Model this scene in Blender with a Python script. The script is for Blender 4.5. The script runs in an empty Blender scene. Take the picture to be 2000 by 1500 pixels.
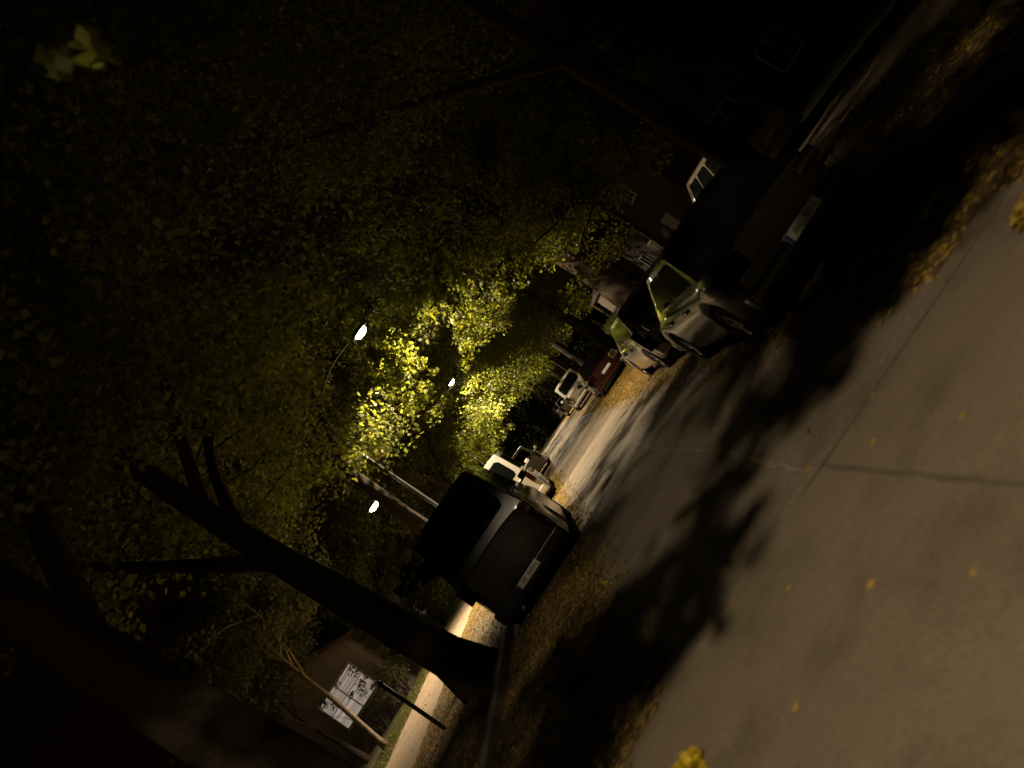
import bpy, bmesh, math, random
import numpy as np
from mathutils import Vector, Matrix
R = math.radians
C = bpy.context.scene.collection
sc = bpy.context.scene

# ---------------------------------------------------------------- camera
cd = bpy.data.cameras.new('camera'); cam = bpy.data.objects.new('camera', cd); C.objects.link(cam); sc.camera = cam
F = 1505.0                                   # focal length in pixels of a 2000 px wide frame
fwd = Vector((48, -95, -F)).normalized()     # street direction seen by the tilted hand-held camera
upv = Vector((-.834, .552, 0)); upv = (upv - upv.dot(fwd) * fwd).normalized()
rgt = fwd.cross(upv)
M = Matrix((rgt, fwd, upv)).to_4x4(); M.translation = Vector((0, 0, 1.5))
cam.matrix_world = M
cd.sensor_width = 36; cd.lens = F / 2000 * 36; cd.clip_start = .05; cd.clip_end = 600
cd.dof.use_dof = True; cd.dof.focus_distance = 21; cd.dof.aperture_fstop = 1.0
# ---------------------------------------------------------------- sky, exposure
w = bpy.data.worlds.new('World'); sc.world = w; w.use_nodes = True
nt = w.node_tree; nt.nodes.clear()
sky = nt.nodes.new('ShaderNodeTexSky'); sky.sky_type = 'NISHITA'; sky.sun_disc = False
sky.sun_elevation = R(-3); sky.sun_rotation = R(200)
bg = nt.nodes.new('ShaderNodeBackground'); bg.inputs[1].default_value = .025
wo = nt.nodes.new('ShaderNodeOutputWorld')
wm = nt.nodes.new('ShaderNodeMix'); wm.data_type = 'RGBA'; wm.blend_type = 'MULTIPLY'; wm.inputs[0].default_value = 1; wm.inputs[7].default_value = (1, .62, .32, 1)   # town glow on the night sky
nt.links.new(sky.outputs[0], wm.inputs[6]); nt.links.new(wm.outputs[2], bg.inputs[0]); nt.links.new(bg.outputs[0], wo.inputs[0])
sc.view_settings.view_transform = 'Standard'; sc.view_settings.look = 'None'
sc.view_settings.exposure = 0; sc.view_settings.gamma = 1
sc.cycles.use_denoising = True
sc.cycles.max_bounces = 6; sc.cycles.diffuse_bounces = 1; sc.cycles.transmission_bounces = 4
sc.cycles.sample_clamp_indirect = 4
LAMP = (1.0, .80, .52)
POWER = 3500
HEADS = [(-.4, -3.2, 7.3), (-.4, 22, 7.3), (-.3, 45.4, 7.3), (-.3, 69, 7.3)]
LAMP3 = (-4.8, 24.5, 4.5)

# ---------------------------------------------------------------- materials
def mat(name, col, rough=.6, metal=0, coat=0, noise=None, bump=0, spec=None, nscale=8):
    m = bpy.data.materials.new(name); m.use_nodes = True
    t = m.node_tree; b = t.nodes['Principled BSDF']
    b.inputs['Base Color'].default_value = (*col, 1); b.inputs['Roughness'].default_value = rough
    b.inputs['Metallic'].default_value = metal; b.inputs['Coat Weight'].default_value = coat
    b.inputs['Coat Roughness'].default_value = .04
    if spec is not None: b.inputs['Specular IOR Level'].default_value = spec
    tc = t.nodes.new('ShaderNodeTexCoord'); n = t.nodes.new('ShaderNodeTexNoise')
    n.inputs['Scale'].default_value = nscale; n.inputs['Detail'].default_value = 8; n.inputs['Roughness'].default_value = .65
    t.links.new(tc.outputs['Object'], n.inputs['Vector'])
    if noise:
        r = t.nodes.new('ShaderNodeValToRGB'); r.color_ramp.elements[0].position = .32; r.color_ramp.elements[1].position = .68
        r.color_ramp.elements[0].color = (*noise, 1); r.color_ramp.elements[1].color = (*col, 1)
        t.links.new(n.outputs[0], r.inputs[0]); t.links.new(r.outputs[0], b.inputs['Base Color'])
    if bump:
        bp = t.nodes.new('ShaderNodeBump'); bp.inputs['Strength'].default_value = bump; bp.inputs['Distance'].default_value = .02
        t.links.new(n.outputs[0], bp.inputs['Height']); t.links.new(bp.outputs[0], b.inputs['Normal'])
    return m

def ground_mat(name, c1, c2, c3, big=.6, fine=60, bump=.3, rough=.85, speck=None, speck_amt=.62):
    m = bpy.data.materials.new(name); m.use_nodes = True; t = m.node_tree; b = t.nodes['Principled BSDF']
    N = t.nodes.new; L = t.links.new
    tc = N('ShaderNodeTexCoord')
    n1 = N('ShaderNodeTexNoise'); n1.inputs['Scale'].default_value = big; n1.inputs['Detail'].default_value = 5
    n2 = N('ShaderNodeTexNoise'); n2.inputs['Scale'].default_value = fine; n2.inputs['Detail'].default_value = 6
    for n in (n1, n2): L(tc.outputs['Object'], n.inputs['Vector'])
    r = N('ShaderNodeValToRGB'); r.color_ramp.elements[0].position = .35; r.color_ramp.elements[1].position = .66
    r.color_ramp.elements[0].color = (*c1, 1); r.color_ramp.elements[1].color = (*c2, 1); L(n1.outputs[0], r.inputs[0])
    r2 = N('ShaderNodeValToRGB'); r2.color_ramp.elements[0].position = .4; r2.color_ramp.elements[1].position = .62; L(n2.outputs[0], r2.inputs[0])
    mx = N('ShaderNodeMix'); mx.data_type = 'RGBA'; L(r2.outputs[0], mx.inputs[0]); L(r.outputs[0], mx.inputs[6]); mx.inputs[7].default_value = (*c3, 1)
    out = mx.outputs[2]
    if speck:
        v = N('ShaderNodeTexVoronoi'); v.inputs['Scale'].default_value = 22; L(tc.outputs['Object'], v.inputs['Vector'])
        r3 = N('ShaderNodeMath'); r3.operation = 'GREATER_THAN'; r3.inputs[1].default_value = speck_amt
        sp = N('ShaderNodeSeparateColor'); L(v.outputs['Color'], sp.inputs[0]); L(sp.outputs[0], r3.inputs[0])
        mx2 = N('ShaderNodeMix'); mx2.data_type = 'RGBA'; L(r3.outputs[0], mx2.inputs[0]); L(out, mx2.inputs[6]); mx2.inputs[7].default_value = (*speck, 1)
        out = mx2.outputs[2]
    L(out, b.inputs['Base Color']); b.inputs['Roughness'].default_value = rough
    bp = N('ShaderNodeBump'); bp.inputs['Strength'].default_value = bump; bp.inputs['Distance'].default_value = .01
    L(n2.outputs[0], bp.inputs['Height']); L(bp.outputs[0], b.inputs['Normal'])
    return m

def leaf_mat(name, c1, c2, trans, tw=.5, rough=.5):
    m = bpy.data.materials.new(name); m.use_nodes = True; t = m.node_tree; t.nodes.clear()
    N = t.nodes.new; L = t.links.new
    g = N('ShaderNodeNewGeometry')
    tc = N('ShaderNodeTexCoord'); n = N('ShaderNodeTexNoise'); n.inputs['Scale'].default_value = .7; L(tc.outputs['Object'], n.inputs['Vector'])
    ad = N('ShaderNodeMath'); ad.operation = 'ADD'; L(g.outputs['Random Per Island'], ad.inputs[0]); L(n.outputs[0], ad.inputs[1])
    hf = N('ShaderNodeMath'); hf.operation = 'MULTIPLY'; hf.inputs[1].default_value = .55; L(ad.outputs[0], hf.inputs[0])
    r = N('ShaderNodeValToRGB'); r.color_ramp.elements[0].color = (*c1, 1); r.color_ramp.elements[1].color = (*c2, 1)
    r.color_ramp.elements[0].position = .25; r.color_ramp.elements[1].position = .75; L(hf.outputs[0], r.inputs[0])
    d = N('ShaderNodeBsdfPrincipled'); d.inputs['Roughness'].default_value = rough; d.inputs['Specular IOR Level'].default_value = .5 if rough < .7 else .1; L(r.outputs[0], d.inputs['Base Color'])
    tr = N('ShaderNodeBsdfTranslucent')
    mm = N('ShaderNodeMix'); mm.data_type = 'RGBA'; mm.blend_type = 'MULTIPLY'; mm.inputs[0].default_value = 1
    L(r.outputs[0], mm.inputs[6]); mm.inputs[7].default_value = (*trans, 1); L(mm.outputs[2], tr.inputs[0])
    ms = N('ShaderNodeMixShader'); ms.inputs[0].default_value = tw; L(d.outputs[0], ms.inputs[1]); L(tr.outputs[0], ms.inputs[2])
    o = N('ShaderNodeOutputMaterial'); L(ms.outputs[0], o.inputs[0])
    return m

def emis(name, col, s):
    m = bpy.data.materials.new(name); m.use_nodes = True; t = m.node_tree; t.nodes.clear()
    e = t.nodes.new('ShaderNodeEmission'); e.inputs[0].default_value = (*col, 1); e.inputs[1].default_value = s
    o = t.nodes.new('ShaderNodeOutputMaterial'); t.links.new(e.outputs[0], o.inputs[0]); return m

m_asphalt = ground_mat('asphalt', (.235, .187, .14), (.32, .26, .195), (.17, .135, .104), .55, 45, .5)
m_conc = ground_mat('concrete_slab', (.20, .155, .115), (.30, .245, .165), (.21, .165, .118), .38, 70, .12)
def weather(m):
    t = m.node_tree; b = t.nodes['Principled BSDF']; N = t.nodes.new; L = t.links.new
    src = b.inputs['Base Color'].links[0].from_socket; tc = N('ShaderNodeTexCoord')
    def layer(src, tex, sock, lo, hi, dark, light):
        L(tc.outputs['Object'], tex.inputs['Vector']); r = N('ShaderNodeValToRGB'); r.color_ramp.elements[0].position = lo; r.color_ramp.elements[1].position = hi
        r.color_ramp.elements[0].color = (dark, dark, dark, 1); r.color_ramp.elements[1].color = (light, light, light, 1); L(tex.outputs[sock], r.inputs[0])
        mx = N('ShaderNodeMix'); mx.data_type = 'RGBA'; mx.blend_type = 'MULTIPLY'; mx.inputs[0].default_value = 1; L(src, mx.inputs[6]); L(r.outputs[0], mx.inputs[7]); return mx.outputs[2]
    a = N('ShaderNodeTexNoise'); a.inputs['Scale'].default_value = 1.3; a.inputs['Detail'].default_value = 7; a.inputs['Roughness'].default_value = .6; src = layer(src, a, 0, .36, .52, .72, 1)
    c = N('ShaderNodeTexVoronoi'); c.inputs['Scale'].default_value = 95; src = layer(src, c, 0, .12, .5, 1.28, .86)
    d = N('ShaderNodeTexNoise'); d.inputs['Scale'].default_value = 210; d.inputs['Detail'].default_value = 3; src = layer(src, d, 0, .35, .65, .7, 1.3)
    e = N('ShaderNodeTexVoronoi'); e.inputs['Scale'].default_value = 3.1; src = layer(src, e, 0, .015, .045, .5, 1)
    L(src, b.inputs['Base Color'])
weather(m_conc); weather(m_asphalt)
m_shoulder = ground_mat('leafy_shoulder', (.13, .075, .03), (.21, .135, .04), (.06, .04, .02), 1.2, 22, .8, speck=(.42, .28, .06), speck_amt=.78)
m_verge = ground_mat('leafy_verge', (.12, .075, .03), (.26, .17, .05), (.05, .035, .02), .9, 16, 1.0, speck=(.36, .24, .07), speck_amt=.84)
m_walk = ground_mat('sidewalk_paving', (.36, .26, .17), (.44, .33, .22), (.30, .22, .15), .5, 60, .2)
m_lawn = ground_mat('lawn', (.09, .085, .025), (.14, .125, .04), (.05, .045, .018), .8, 30, 1.0)
m_curb = ground_mat('curb_stone', (.22, .20, .17), (.28, .25, .21), (.15, .13, .11), 1.5, 50, .4)
m_seam = mat('seam_filler', (.12, .095, .072), .9, nscale=20, noise=(.16, .13, .10), bump=.4)
m_seam2 = mat('pale_crack_sealant', (.34, .29, .23), .8, nscale=20, noise=(.2, .17, .13), bump=.4)
m_bark = mat('bark', (.075, .055, .038), .95, nscale=14, noise=(.03, .022, .016), bump=1.0)
m_bark2 = mat('pale_bark', (.30, .23, .16), .9, nscale=9, noise=(.14, .10, .07), bump=.8)
m_leaf = leaf_mat('leaves', (.042, .056, .016), (.135, .142, .028), (2.9, 2.8, 1.2), .5)
m_leaf2 = leaf_mat('grey_green_leaves', (.045, .052, .016), (.10, .108, .036), (2.2, 2.1, 1.2), .45)
m_fallen = leaf_mat('fallen_leaves', (.20, .12, .025), (.46, .31, .055), (1.2, 1.0, .5), .2, .95)
m_grass = leaf_mat('grass_blades', (.07, .07, .018), (.16, .15, .04), (1.4, 1.4, 1), .3)
m_glass = mat('dark_car_glass', (.008, .009, .01), .06, 0, 0, spec=.45)
m_tyre = mat('tyre_rubber', (.018, .018, .018), .85, bump=.2)
m_rim = mat('alloy_rim', (.45, .43, .40), .3, .9)
m_plastic = mat('black_plastic', (.02, .02, .02), .5)
m_chrome = mat('chrome', (.7, .68, .63), .12, 1)
m_red = mat('tail_light_red', (.028, .003, .003), .15, 0, .8)
m_clear = mat('head_light_glass', (.6, .6, .58), .1, .3, 1)
m_plate = mat('plate_white', (.62, .60, .54), .45)
m_blue = mat('plate_blue', (.02, .03, .16), .45)
m_ink = mat('plate_ink', (.015, .015, .015), .5)
m_black = mat('black_paint', (.006, .006, .006), .25, 0, .45)
m_blackv = mat('black_van_paint', (.010, .009, .008), .28, 0, .3)
m_silver = mat('silver_paint', (.50, .46, .40), .32, .35, 1)
m_maroon = mat('maroon_paint', (.035, .007, .006), .22, .35, 1)
m_white = mat('white_paint', (.72, .68, .60), .3, 0, 1)
m_cream = mat('beige_paint', (.40, .34, .26), .35, .3, 1)
m_grey = mat('dark_grey_paint', (.06, .06, .06), .28, .6, 1)
m_steel = mat('galvanised_steel', (.15, .14, .12), .45, .7, nscale=30, noise=(.10, .095, .085))
m_housing = mat('lamp_housing', (.10, .10, .09), .5, .5)
m_lens = emis('lamp_lens', (1, .86, .62), 40)
m_wood = mat('weathered_wood', (.10, .07, .045), .9, nscale=20, noise=(.05, .035, .022), bump=.6)
m_plaster = mat('beige_plaster', (.26, .21, .17), .9, nscale=3, noise=(.20, .16, .13), bump=.3)
m_roof = mat('roof_tiles', (.09, .05, .04), .85, nscale=10, noise=(.05, .03, .025), bump=.8)
m_frame = mat('window_frame_white', (.55, .52, .47), .5)
m_blind = emis('lit_blinds', (1, .80, .66), .5)
m_slat = mat('blind_slats', (.5, .43, .37), .6)
m_curtain = mat('pale_curtain', (.62, .56, .48), .8, nscale=30, noise=(.45, .4, .34))
def brick_mat():
    m = mat('red_brick', (.17, .07, .045), .9); t = m.node_tree; b = t.nodes['Principled BSDF']
    br = t.nodes.new('ShaderNodeTexBrick'); br.inputs['Scale'].default_value = 4
    br.inputs['Color1'].default_value = (.10, .05, .035, 1); br.inputs['Color2'].default_value = (.065, .035, .026, 1); br.inputs['Mortar'].default_value = (.11, .09, .075, 1)
    tc = t.nodes.new('ShaderNodeTexCoord'); mp = t.nodes.new('ShaderNodeMapping'); mp.inputs['Rotation'].default_value = (R(90), 0, R(90))
    t.links.new(tc.outputs['Object'], mp.inputs['Vector']); t.links.new(mp.outputs[0], br.inputs['Vector']); t.links.new(br.outputs['Color'], b.inputs['Base Color'])
    return m
m_brick = brick_mat()

# ---------------------------------------------------------------- object helpers
def tag(o, label=None, cat=None, group=None, kind=None):
    if label: o['label'] = label
    if cat: o['category'] = cat
    if group: o['group'] = group
    if kind: o['kind'] = kind
    return o
def empty(name, loc, rz=0):
    o = bpy.data.objects.new(name, None); C.objects.link(o); o.location = loc; o.rotation_euler = (0, 0, rz); o.empty_display_size = .2; return o
def link(name, bm, m, parent=None, smooth=True):
    me = bpy.data.meshes.new(name); bm.normal_update(); bm.to_mesh(me); bm.free()
    if smooth: me.shade_smooth()
    me.materials.append(m); o = bpy.data.objects.new(name, me); C.objects.link(o)
    if parent: o.parent = parent
    return o
def autosmooth(o, ang=35):
    me = o.data; bm = bmesh.new(); bm.from_mesh(me)
    for e in bm.edges:
        e.smooth = not (len(e.link_faces) == 2 and e.calc_face_angle(0) > R(ang))
    bm.to_mesh(me); bm.free()
def np_mesh(name, V, quads, m, parent=None):
    me = bpy.data.meshes.new(name); nv = len(V); nf = len(quads)
    me.vertices.add(nv); me.vertices.foreach_set('co', np.asarray(V, np.float32).ravel())
    k = quads.shape[1]
    me.loops.add(nf * k); me.loops.foreach_set('vertex_index', quads.astype(np.int32).ravel())
    me.polygons.add(nf); me.polygons.foreach_set('loop_start', np.arange(0, nf * k, k, dtype=np.int32)); me.polygons.foreach_set('loop_total', np.full(nf, k, np.int32))
    me.update(calc_edges=True); me.materials.append(m)
    o = bpy.data.objects.new(name, me); C.objects.link(o)
    if parent: o.parent = parent
    return o
def box(bm, x0, x1, y0, y1, z0, z1, bev=0, seg=2):
    r = bmesh.ops.create_cube(bm, size=1)
    for v in r['verts']:
        v.co = Vector(((x0 + x1) / 2 + v.co.x * (x1 - x0), (y0 + y1) / 2 + v.co.y * (y1 - y0), (z0 + z1) / 2 + v.co.z * (z1 - z0)))
    if bev:
        es = list({e for v in r['verts'] for e in v.link_edges})
        bmesh.ops.bevel(bm, geom=es, offset=bev, segments=seg, profile=.6, affect='EDGES', clamp_overlap=True)
def tube(bm, pts, rad, n=8, noise=0, rnd=None, cap=True):
    rings = []; up = Vector((.13, .31, 1)).normalized(); pts = [Vector(p) for p in pts]
    for i, p in enumerate(pts):
        d = (pts[min(i + 1, len(pts) - 1)] - pts[max(i - 1, 0)]).normalized()
        a = d.cross(Vector((1, 0, 0)) if abs(d.x) < .8 else Vector((0, 1, 0))).normalized(); b = d.cross(a)
        r = rad[i] if hasattr(rad, '__len__') else rad
        ring = []
        for k in range(n):
            th = 2 * math.pi * k / n; rr = r * (1 + (noise * (math.sin(k * 2.1 + i * .35) * .5 + (rnd.random() - .5)) if noise else 0))
            ring.append(bm.verts.new(p + a * math.cos(th) * rr + b * math.sin(th) * rr))
        rings.append(ring)
    for i in range(len(rings) - 1):
        for k in range(n):
            bm.faces.new((rings[i][k], rings[i][(k + 1) % n], rings[i + 1][(k + 1) % n], rings[i + 1][k]))
    if cap:
        bm.faces.new(rings[0][::-1]); bm.faces.new(rings[-1])
def sheet(name, x0, x1, y0, y1, z, m, kind='structure', nx=1, ny=1):
    bm = bmesh.new(); box(bm, x0, x1, y0, y1, z - .3, z)
    return tag(link(name, bm, m, smooth=False), kind=kind)

# ---------------------------------------------------------------- the setting
Y0, Y1 = -25, 150
sheet('ground', -300, 300, -200, 400, -.31, m_lawn)
sheet('road', -.95, 2.1, 4.72, Y1, 0, m_asphalt)
sheet('concrete_road', -1.5, 2.7, Y0, 4.69, .002, m_conc)
sheet('parking_lane', 2.1, 4.15, 4.72, Y1, -.002, m_shoulder); sheet('parking_lane', -3.0, -.95, 4.72, Y1, -.002, m_shoulder)
sheet('parking_lane', 2.7, 4.15, Y0, 4.69, -.002, m_shoulder); sheet('parking_lane', -3.0, -1.5, Y0, 4.69, -.002, m_shoulder)
sheet('road_base', -3.0, 4.15, Y0, Y1, -.015, m_seam)
sheet('kerb', 4.15, 4.3, Y0, Y1, .125, m_curb); sheet('kerb', -3.15, -3.0, Y0, Y1, .125, m_curb)
sheet('verge', 4.3, 7.0, Y0, Y1, .115, m_verge); sheet('verge', -5.9, -3.15, Y0, Y1, .115, m_verge)
sheet('sidewalk', 7.0, 9.4, Y0, Y1, .124, m_walk); sheet('sidewalk', -9.0, -5.9, Y0, Y1, .124, m_walk)
sheet('lawn', 9.4, 80, Y0, Y1, .11, m_lawn); sheet('lawn', -80, -9.0, Y0, Y1, .11, m_lawn)

def strip(name, pts, wd, m, z, rnd, jit=.012):
    """thin irregular ribbon lying on the road"""
    bm = bmesh.new(); prev = None; n = 60
    P = []
    for s in range(n + 1):
        t = s / n * (len(pts) - 1); i = min(int(t), len(pts) - 2); f = t - i
        P.append((pts[i][0] * (1 - f) + pts[i + 1][0] * f + rnd.uniform(-jit, jit), pts[i][1] * (1 - f) + pts[i + 1][1] * f + rnd.uniform(-jit, jit)))
    dx, dy = pts[-1][0] - pts[0][0], pts[-1][1] - pts[0][1]; l = math.hypot(dx, dy); nx, ny = -dy / l, dx / l
    for x, y in P:
        ww = wd * rnd.uniform(.55, 1.2)
        a = bm.verts.new((x - nx * ww / 2, y - ny * ww / 2, z)); b = bm.verts.new((x + nx * ww / 2, y + ny * ww / 2, z))
        if prev: bm.faces.new((prev[0], a, b, prev[1]))
        prev = (a, b)
    return tag(link(name, bm, m, smooth=False), kind='structure')
rnd = random.Random(5)
strip('slab_joint', [(.76, 4.6), (.78, 2.5), (.80, .5), (.8, -4)], .03, m_seam, .0065, rnd, .005)
strip('slab_joint', [(.55, 4.60), (1.4, 4.52), (2.6, 4.42)], .02, m_seam, .0065, rnd, .004)
strip('pale_crack', [(.70, 4.8), (.79, 7), (.73, 10), (.76, 13)], .032, m_seam2, .005, rnd, .02)

# leaf scatter helper --------------------------------------------------------
def leaves(centers, radii, n_per, size, seed, flat=.75, droop=.5, squash=.8):
    rs = np.random.RandomState(seed); centers = np.asarray(centers, float); radii = np.asarray(radii, float)
    n_arr = np.maximum(6, (n_per * (radii / radii.mean()) ** 2)).astype(int)
    idx = np.repeat(np.arange(len(centers)), n_arr); n = len(idx)
    d = rs.normal(size=(n, 3)); d /= np.linalg.norm(d, axis=1)[:, None]
    rr = rs.rand(n) ** .45
    p = centers[idx] + d * (rr * radii[idx])[:, None] * np.array([1, 1, squash])
    nrm = rs.normal(size=(n, 3)) * np.array([1, 1, flat]) + np.array([0, 0, .35]); nrm /= np.linalg.norm(nrm, axis=1)[:, None]
    ax = rs.normal(size=(n, 3)); ax[:, 2] -= droop; ax -= (ax * nrm).sum(1)[:, None] * nrm; ax /= np.linalg.norm(ax, axis=1)[:, None]
    bx = np.cross(nrm, ax); s = size * rs.uniform(.6, 1.25, n)[:, None]
    a = p - ax * s * .5; b = p + bx * s * .36 + nrm * s * .08 - ax * s * .08; c = p + ax * s * .55; e = p - bx * s * .36 + nrm * s * .08 - ax * s * .08
    V = np.stack([a, b, c, e], 1).reshape(-1, 3)
    return V, np.arange(n * 4).reshape(-1, 4)

# ---------------------------------------------------------------- trees
EYE = np.array([0, 0, 1.5])
def seg_dist(p, a, b):
    ab = b - a; t = np.clip(np.dot(p - a, ab) / np.dot(ab, ab), 0, 1); return np.linalg.norm(p - a - t * ab)
LINES = [(EYE, np.array(HEADS[1])), (EYE, np.array(HEADS[2])), (EYE, np.array(LAMP3))]
def keep(c, r):
    """street trees are pruned: open round the lamps, over the footway and over the carriageway"""
    x, y, z = c
    if z - r < 2.6: return False
    if -3.2 < x < 4.2 and z - r < 3.6: return False
    if y < 45:
        for k, (a, b) in enumerate(LINES):
            if seg_dist(np.array(c), a, b) < r + (.28 if k else .22): return False
    for h in HEADS:
        if np.linalg.norm(np.array(c) - np.array(h)) < r + .55: return False
    if np.linalg.norm(np.array(c) - np.array(LAMP3)) < r + .5: return False
    if -3.6 < x < 5.5 and -5 < y < 4.6:                       # kept off the lamp that lights the near slab
        if z - r < 7.4 * (1 - (y + 3.2) / 7.85) + .15: return False
    if -10.5 < x < -4.3 and 14 < y < 28 and z - r < 5.0: return False
    return True

def tree(name, label, base, h, crown, seed, bark=None, leafm=None, r0=.34, n=150, cr=(.55, 1.15), per=150, size=.14, fork=3.2, lean=(0, 0), extra=(), eper=60, esize=.12, limbs=7, cat='tree', group=None, prune=True):
    rnd = random.Random(seed); root = empty(name, base); bx, by, bz = base
    (cx, cy, cz), (rx, ry, rz) = crown
    bm = bmesh.new(); top = Vector((lean[0], lean[1], h * .8)); P = []; Rr = []
    for i in range(15):
        t = i / 14; P.append((top.x * t ** 1.6 + .07 * math.sin(t * 7 + seed), top.y * t ** 1.6 + .06 * math.cos(t * 5 + seed), h * .8 * t - .1))
        Rr.append(r0 * (1.0 - .86 * t) + r0 * .4 * math.exp(-t * h * .8 / .25))
    tube(bm, P, Rr, 16, .07, rnd)
    cl = []; rad = []
    for k in range(limbs):
        t0 = (fork + rnd.random() * (h * .72 - fork)) / (h * .8); i = min(int(t0 * 14), 13); s = Vector(P[i])
        th = 2 * math.pi * (k + rnd.random() * .6) / limbs
        e = Vector((cx + rx * .8 * math.cos(th), cy + ry * .8 * math.sin(th), cz + rz * rnd.uniform(-.45, .6)))
        mid = (s + e) / 2 + Vector((rnd.uniform(-.4, .4), rnd.uniform(-.4, .4), rnd.uniform(.1, .9)))
        pts = [s * (1 - u) ** 2 + mid * 2 * u * (1 - u) + e * u * u for u in [j / 7 for j in range(8)]]
        tube(bm, pts, [Rr[i] * .55 * (1 - .85 * j / 7) + .012 for j in range(8)], 7, .05, rnd)
        for j in (3, 4, 5, 6, 7):
            q = pts[j]
            for _ in range(2):
                c2 = q + Vector((rnd.gauss(0, .8), rnd.gauss(0, .8), rnd.gauss(0, .6)))
                tube(bm, [q, (q + c2) / 2 + Vector((0, 0, .12)), c2], [.028, .018, .006], 5, cap=False)
                cl.append(tuple(c2)); rad.append(rnd.uniform(*cr))
    for _ in range(n):
        v = Vector((rnd.gauss(0, 1), rnd.gauss(0, 1), rnd.gauss(0, 1))).normalized() * rnd.random() ** .3
        cl.append((cx + v.x * rx, cy + v.y * ry, cz + v.z * rz)); rad.append(rnd.uniform(*cr))
    ex = [((c[0] - bx, c[1] - by, c[2] - bz), c[3]) for c in extra]
    sel = [(c, r) for c, r in zip(cl, rad) if not prune or keep((c[0] + bx, c[1] + by, c[2] + bz), r)]
    if extra:                                                # limb reaching out to the low clumps
        me = Vector((sum(c[0][0] for c in ex) / len(ex), sum(c[0][1] for c in ex) / len(ex), max(c[0][2] for c in ex) + .3))
        s = Vector(P[7]); mid = (s + me) / 2 + Vector((0, 0, 1.2))
        pts = [s * (1 - u) ** 2 + mid * 2 * u * (1 - u) + me * u * u for u in [j / 9 for j in range(10)]]
        tube(bm, pts, [.13 - .011 * j for j in range(10)], 8, .05, rnd)
        for c, r in ex[::2]:
            q = min(pts, key=lambda p: (p - Vector(c)).length)
            if (q - Vector(c)).length > 1.2: continue
            tube(bm, [q, (q + Vector(c)) / 2 + Vector((0, 0, .2)), Vector(c)], [.025, .016, .006], 5, cap=False)
    link('trunk', bm, bark or m_bark, root)
    V, Q = leaves([c for c, r in sel], [r for c, r in sel], per, size, seed)
    if ex:
        V2, Q2 = leaves([c for c, r in ex], [r for c, r in ex], eper, esize, seed + 50); Q = np.concatenate([Q, Q2 + len(V)]); V = np.concatenate([V, V2])
    np_mesh('crown', V, Q, leafm or m_leaf, root)
    tag(root, label, cat, group); return root

rnd = random.Random(11)
# clumps that hang between the eye and the lamp over the street, with a gap in the middle
lampclumps = []
while len(lampclumps) < 84:
    u, v = rnd.uniform(-95, 168), rnd.uniform(178, 440); y = rnd.uniform(18.8, 20.9)
    if v > 445 - .75 * max(u, 0): continue
    if v > 300 and u < -60 and v > 360: continue
    if (u - 40) ** 2 + ((v - 262) * .8) ** 2 < 45 ** 2: continue
    if (u + 27) ** 2 + (v - 396) ** 2 < 34 ** 2: continue
    if v < 235 and -35 < u < 15: continue
    lampclumps.append((u * y / 1505, y, 1.5 + v * y / 1505, rnd.uniform(.16, .32)))
upclumps = [(rnd.uniform(.6, 3.2), rnd.uniform(22.4, 25), rnd.uniform(4.6, 8.2), rnd.uniform(.35, .6)) for _ in range(30)]
for _ in range(60):
    y = rnd.uniform(22.4, 25.5); upclumps.append((rnd.uniform(-70, 210) * y / 1505, y, 1.5 + rnd.uniform(250, 500) * y / 1505, rnd.uniform(.25, .5)))
upclumps += [(rnd.uniform(1.4, 3.6), rnd.uniform(22.3, 23.6), rnd.uniform(4.0, 6), rnd.uniform(.2, .38)) for _ in range(26)]
upclumps = [c for c in upclumps if keep(c[:3], c[3])]
nearclumps = [(.29, 3.1, 3.98, .10), (.2, 3.2, 4.15, .08)]
while len(lampclumps) < 165:
    gx, gy = rnd.uniform(-3.4, 3.6), rnd.uniform(4, 16.3); y = rnd.uniform(19.2, 20.8)
    if gy > y - .6 or (-.9 < gx < 2.2 and rnd.random() < .6): continue
    t = (22 - y) / (22 - gy)
    c = (-.4 + (gx + .4) * t, y, 7.3 * (1 - t) - .0); r = rnd.uniform(.14, .26)
    u, v = c[0] * 1505 / y, (c[2] - 1.5) * 1505 / y
    if (u - 40) ** 2 + ((v - 262) * .8) ** 2 < 38 ** 2 or (u + 27) ** 2 + (v - 396) ** 2 < 32 ** 2: continue
    lampclumps.append((*c, r))
# clumps over the near slab that cut off the rear lamp
while len(nearclumps) < 240:
    y = rnd.uniform(-1.7, .55); x = rnd.uniform(-3.2, 3.8); r = rnd.uniform(.16, .30)
    edge = 7.3 * (1 - (y + 3.2) / (7.75 - 2.3 * min(max(x - .4, 0), 1) + .5 * math.sin(x * 2.3) + .3 * math.sin(x * 6 + 1)))
    z = edge + r * .9 + rnd.random() * 2.2
    gx, gy, gz = HEADS[0]                                     # leave the gap for the patch of light ahead
    t = gz / (gz - z); px, py = gx + (x - gx) * t, gy + (y - gy) * t
    if ((px + .0) / (1.05 + r * 2)) ** 2 + ((py - 8.1) / (1.35 + r * 2.6)) ** 2 < 1: continue
    if -.9 < px < 2.1 and 6.2 < py < 14 and rnd.random() < .22: continue
    if any(seg_dist(np.array((x, y, z)), np.array(HEADS[0]), np.array(q)) < r * .75 for q in ((-1.76, 12, .6), (3.19, 7.53, .47))): continue
    if z > 6.9 or np.linalg.norm(np.array((x, y, z)) - np.array(HEADS[0])) < 1: continue
    nearclumps.append((x, y, z, r))

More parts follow.
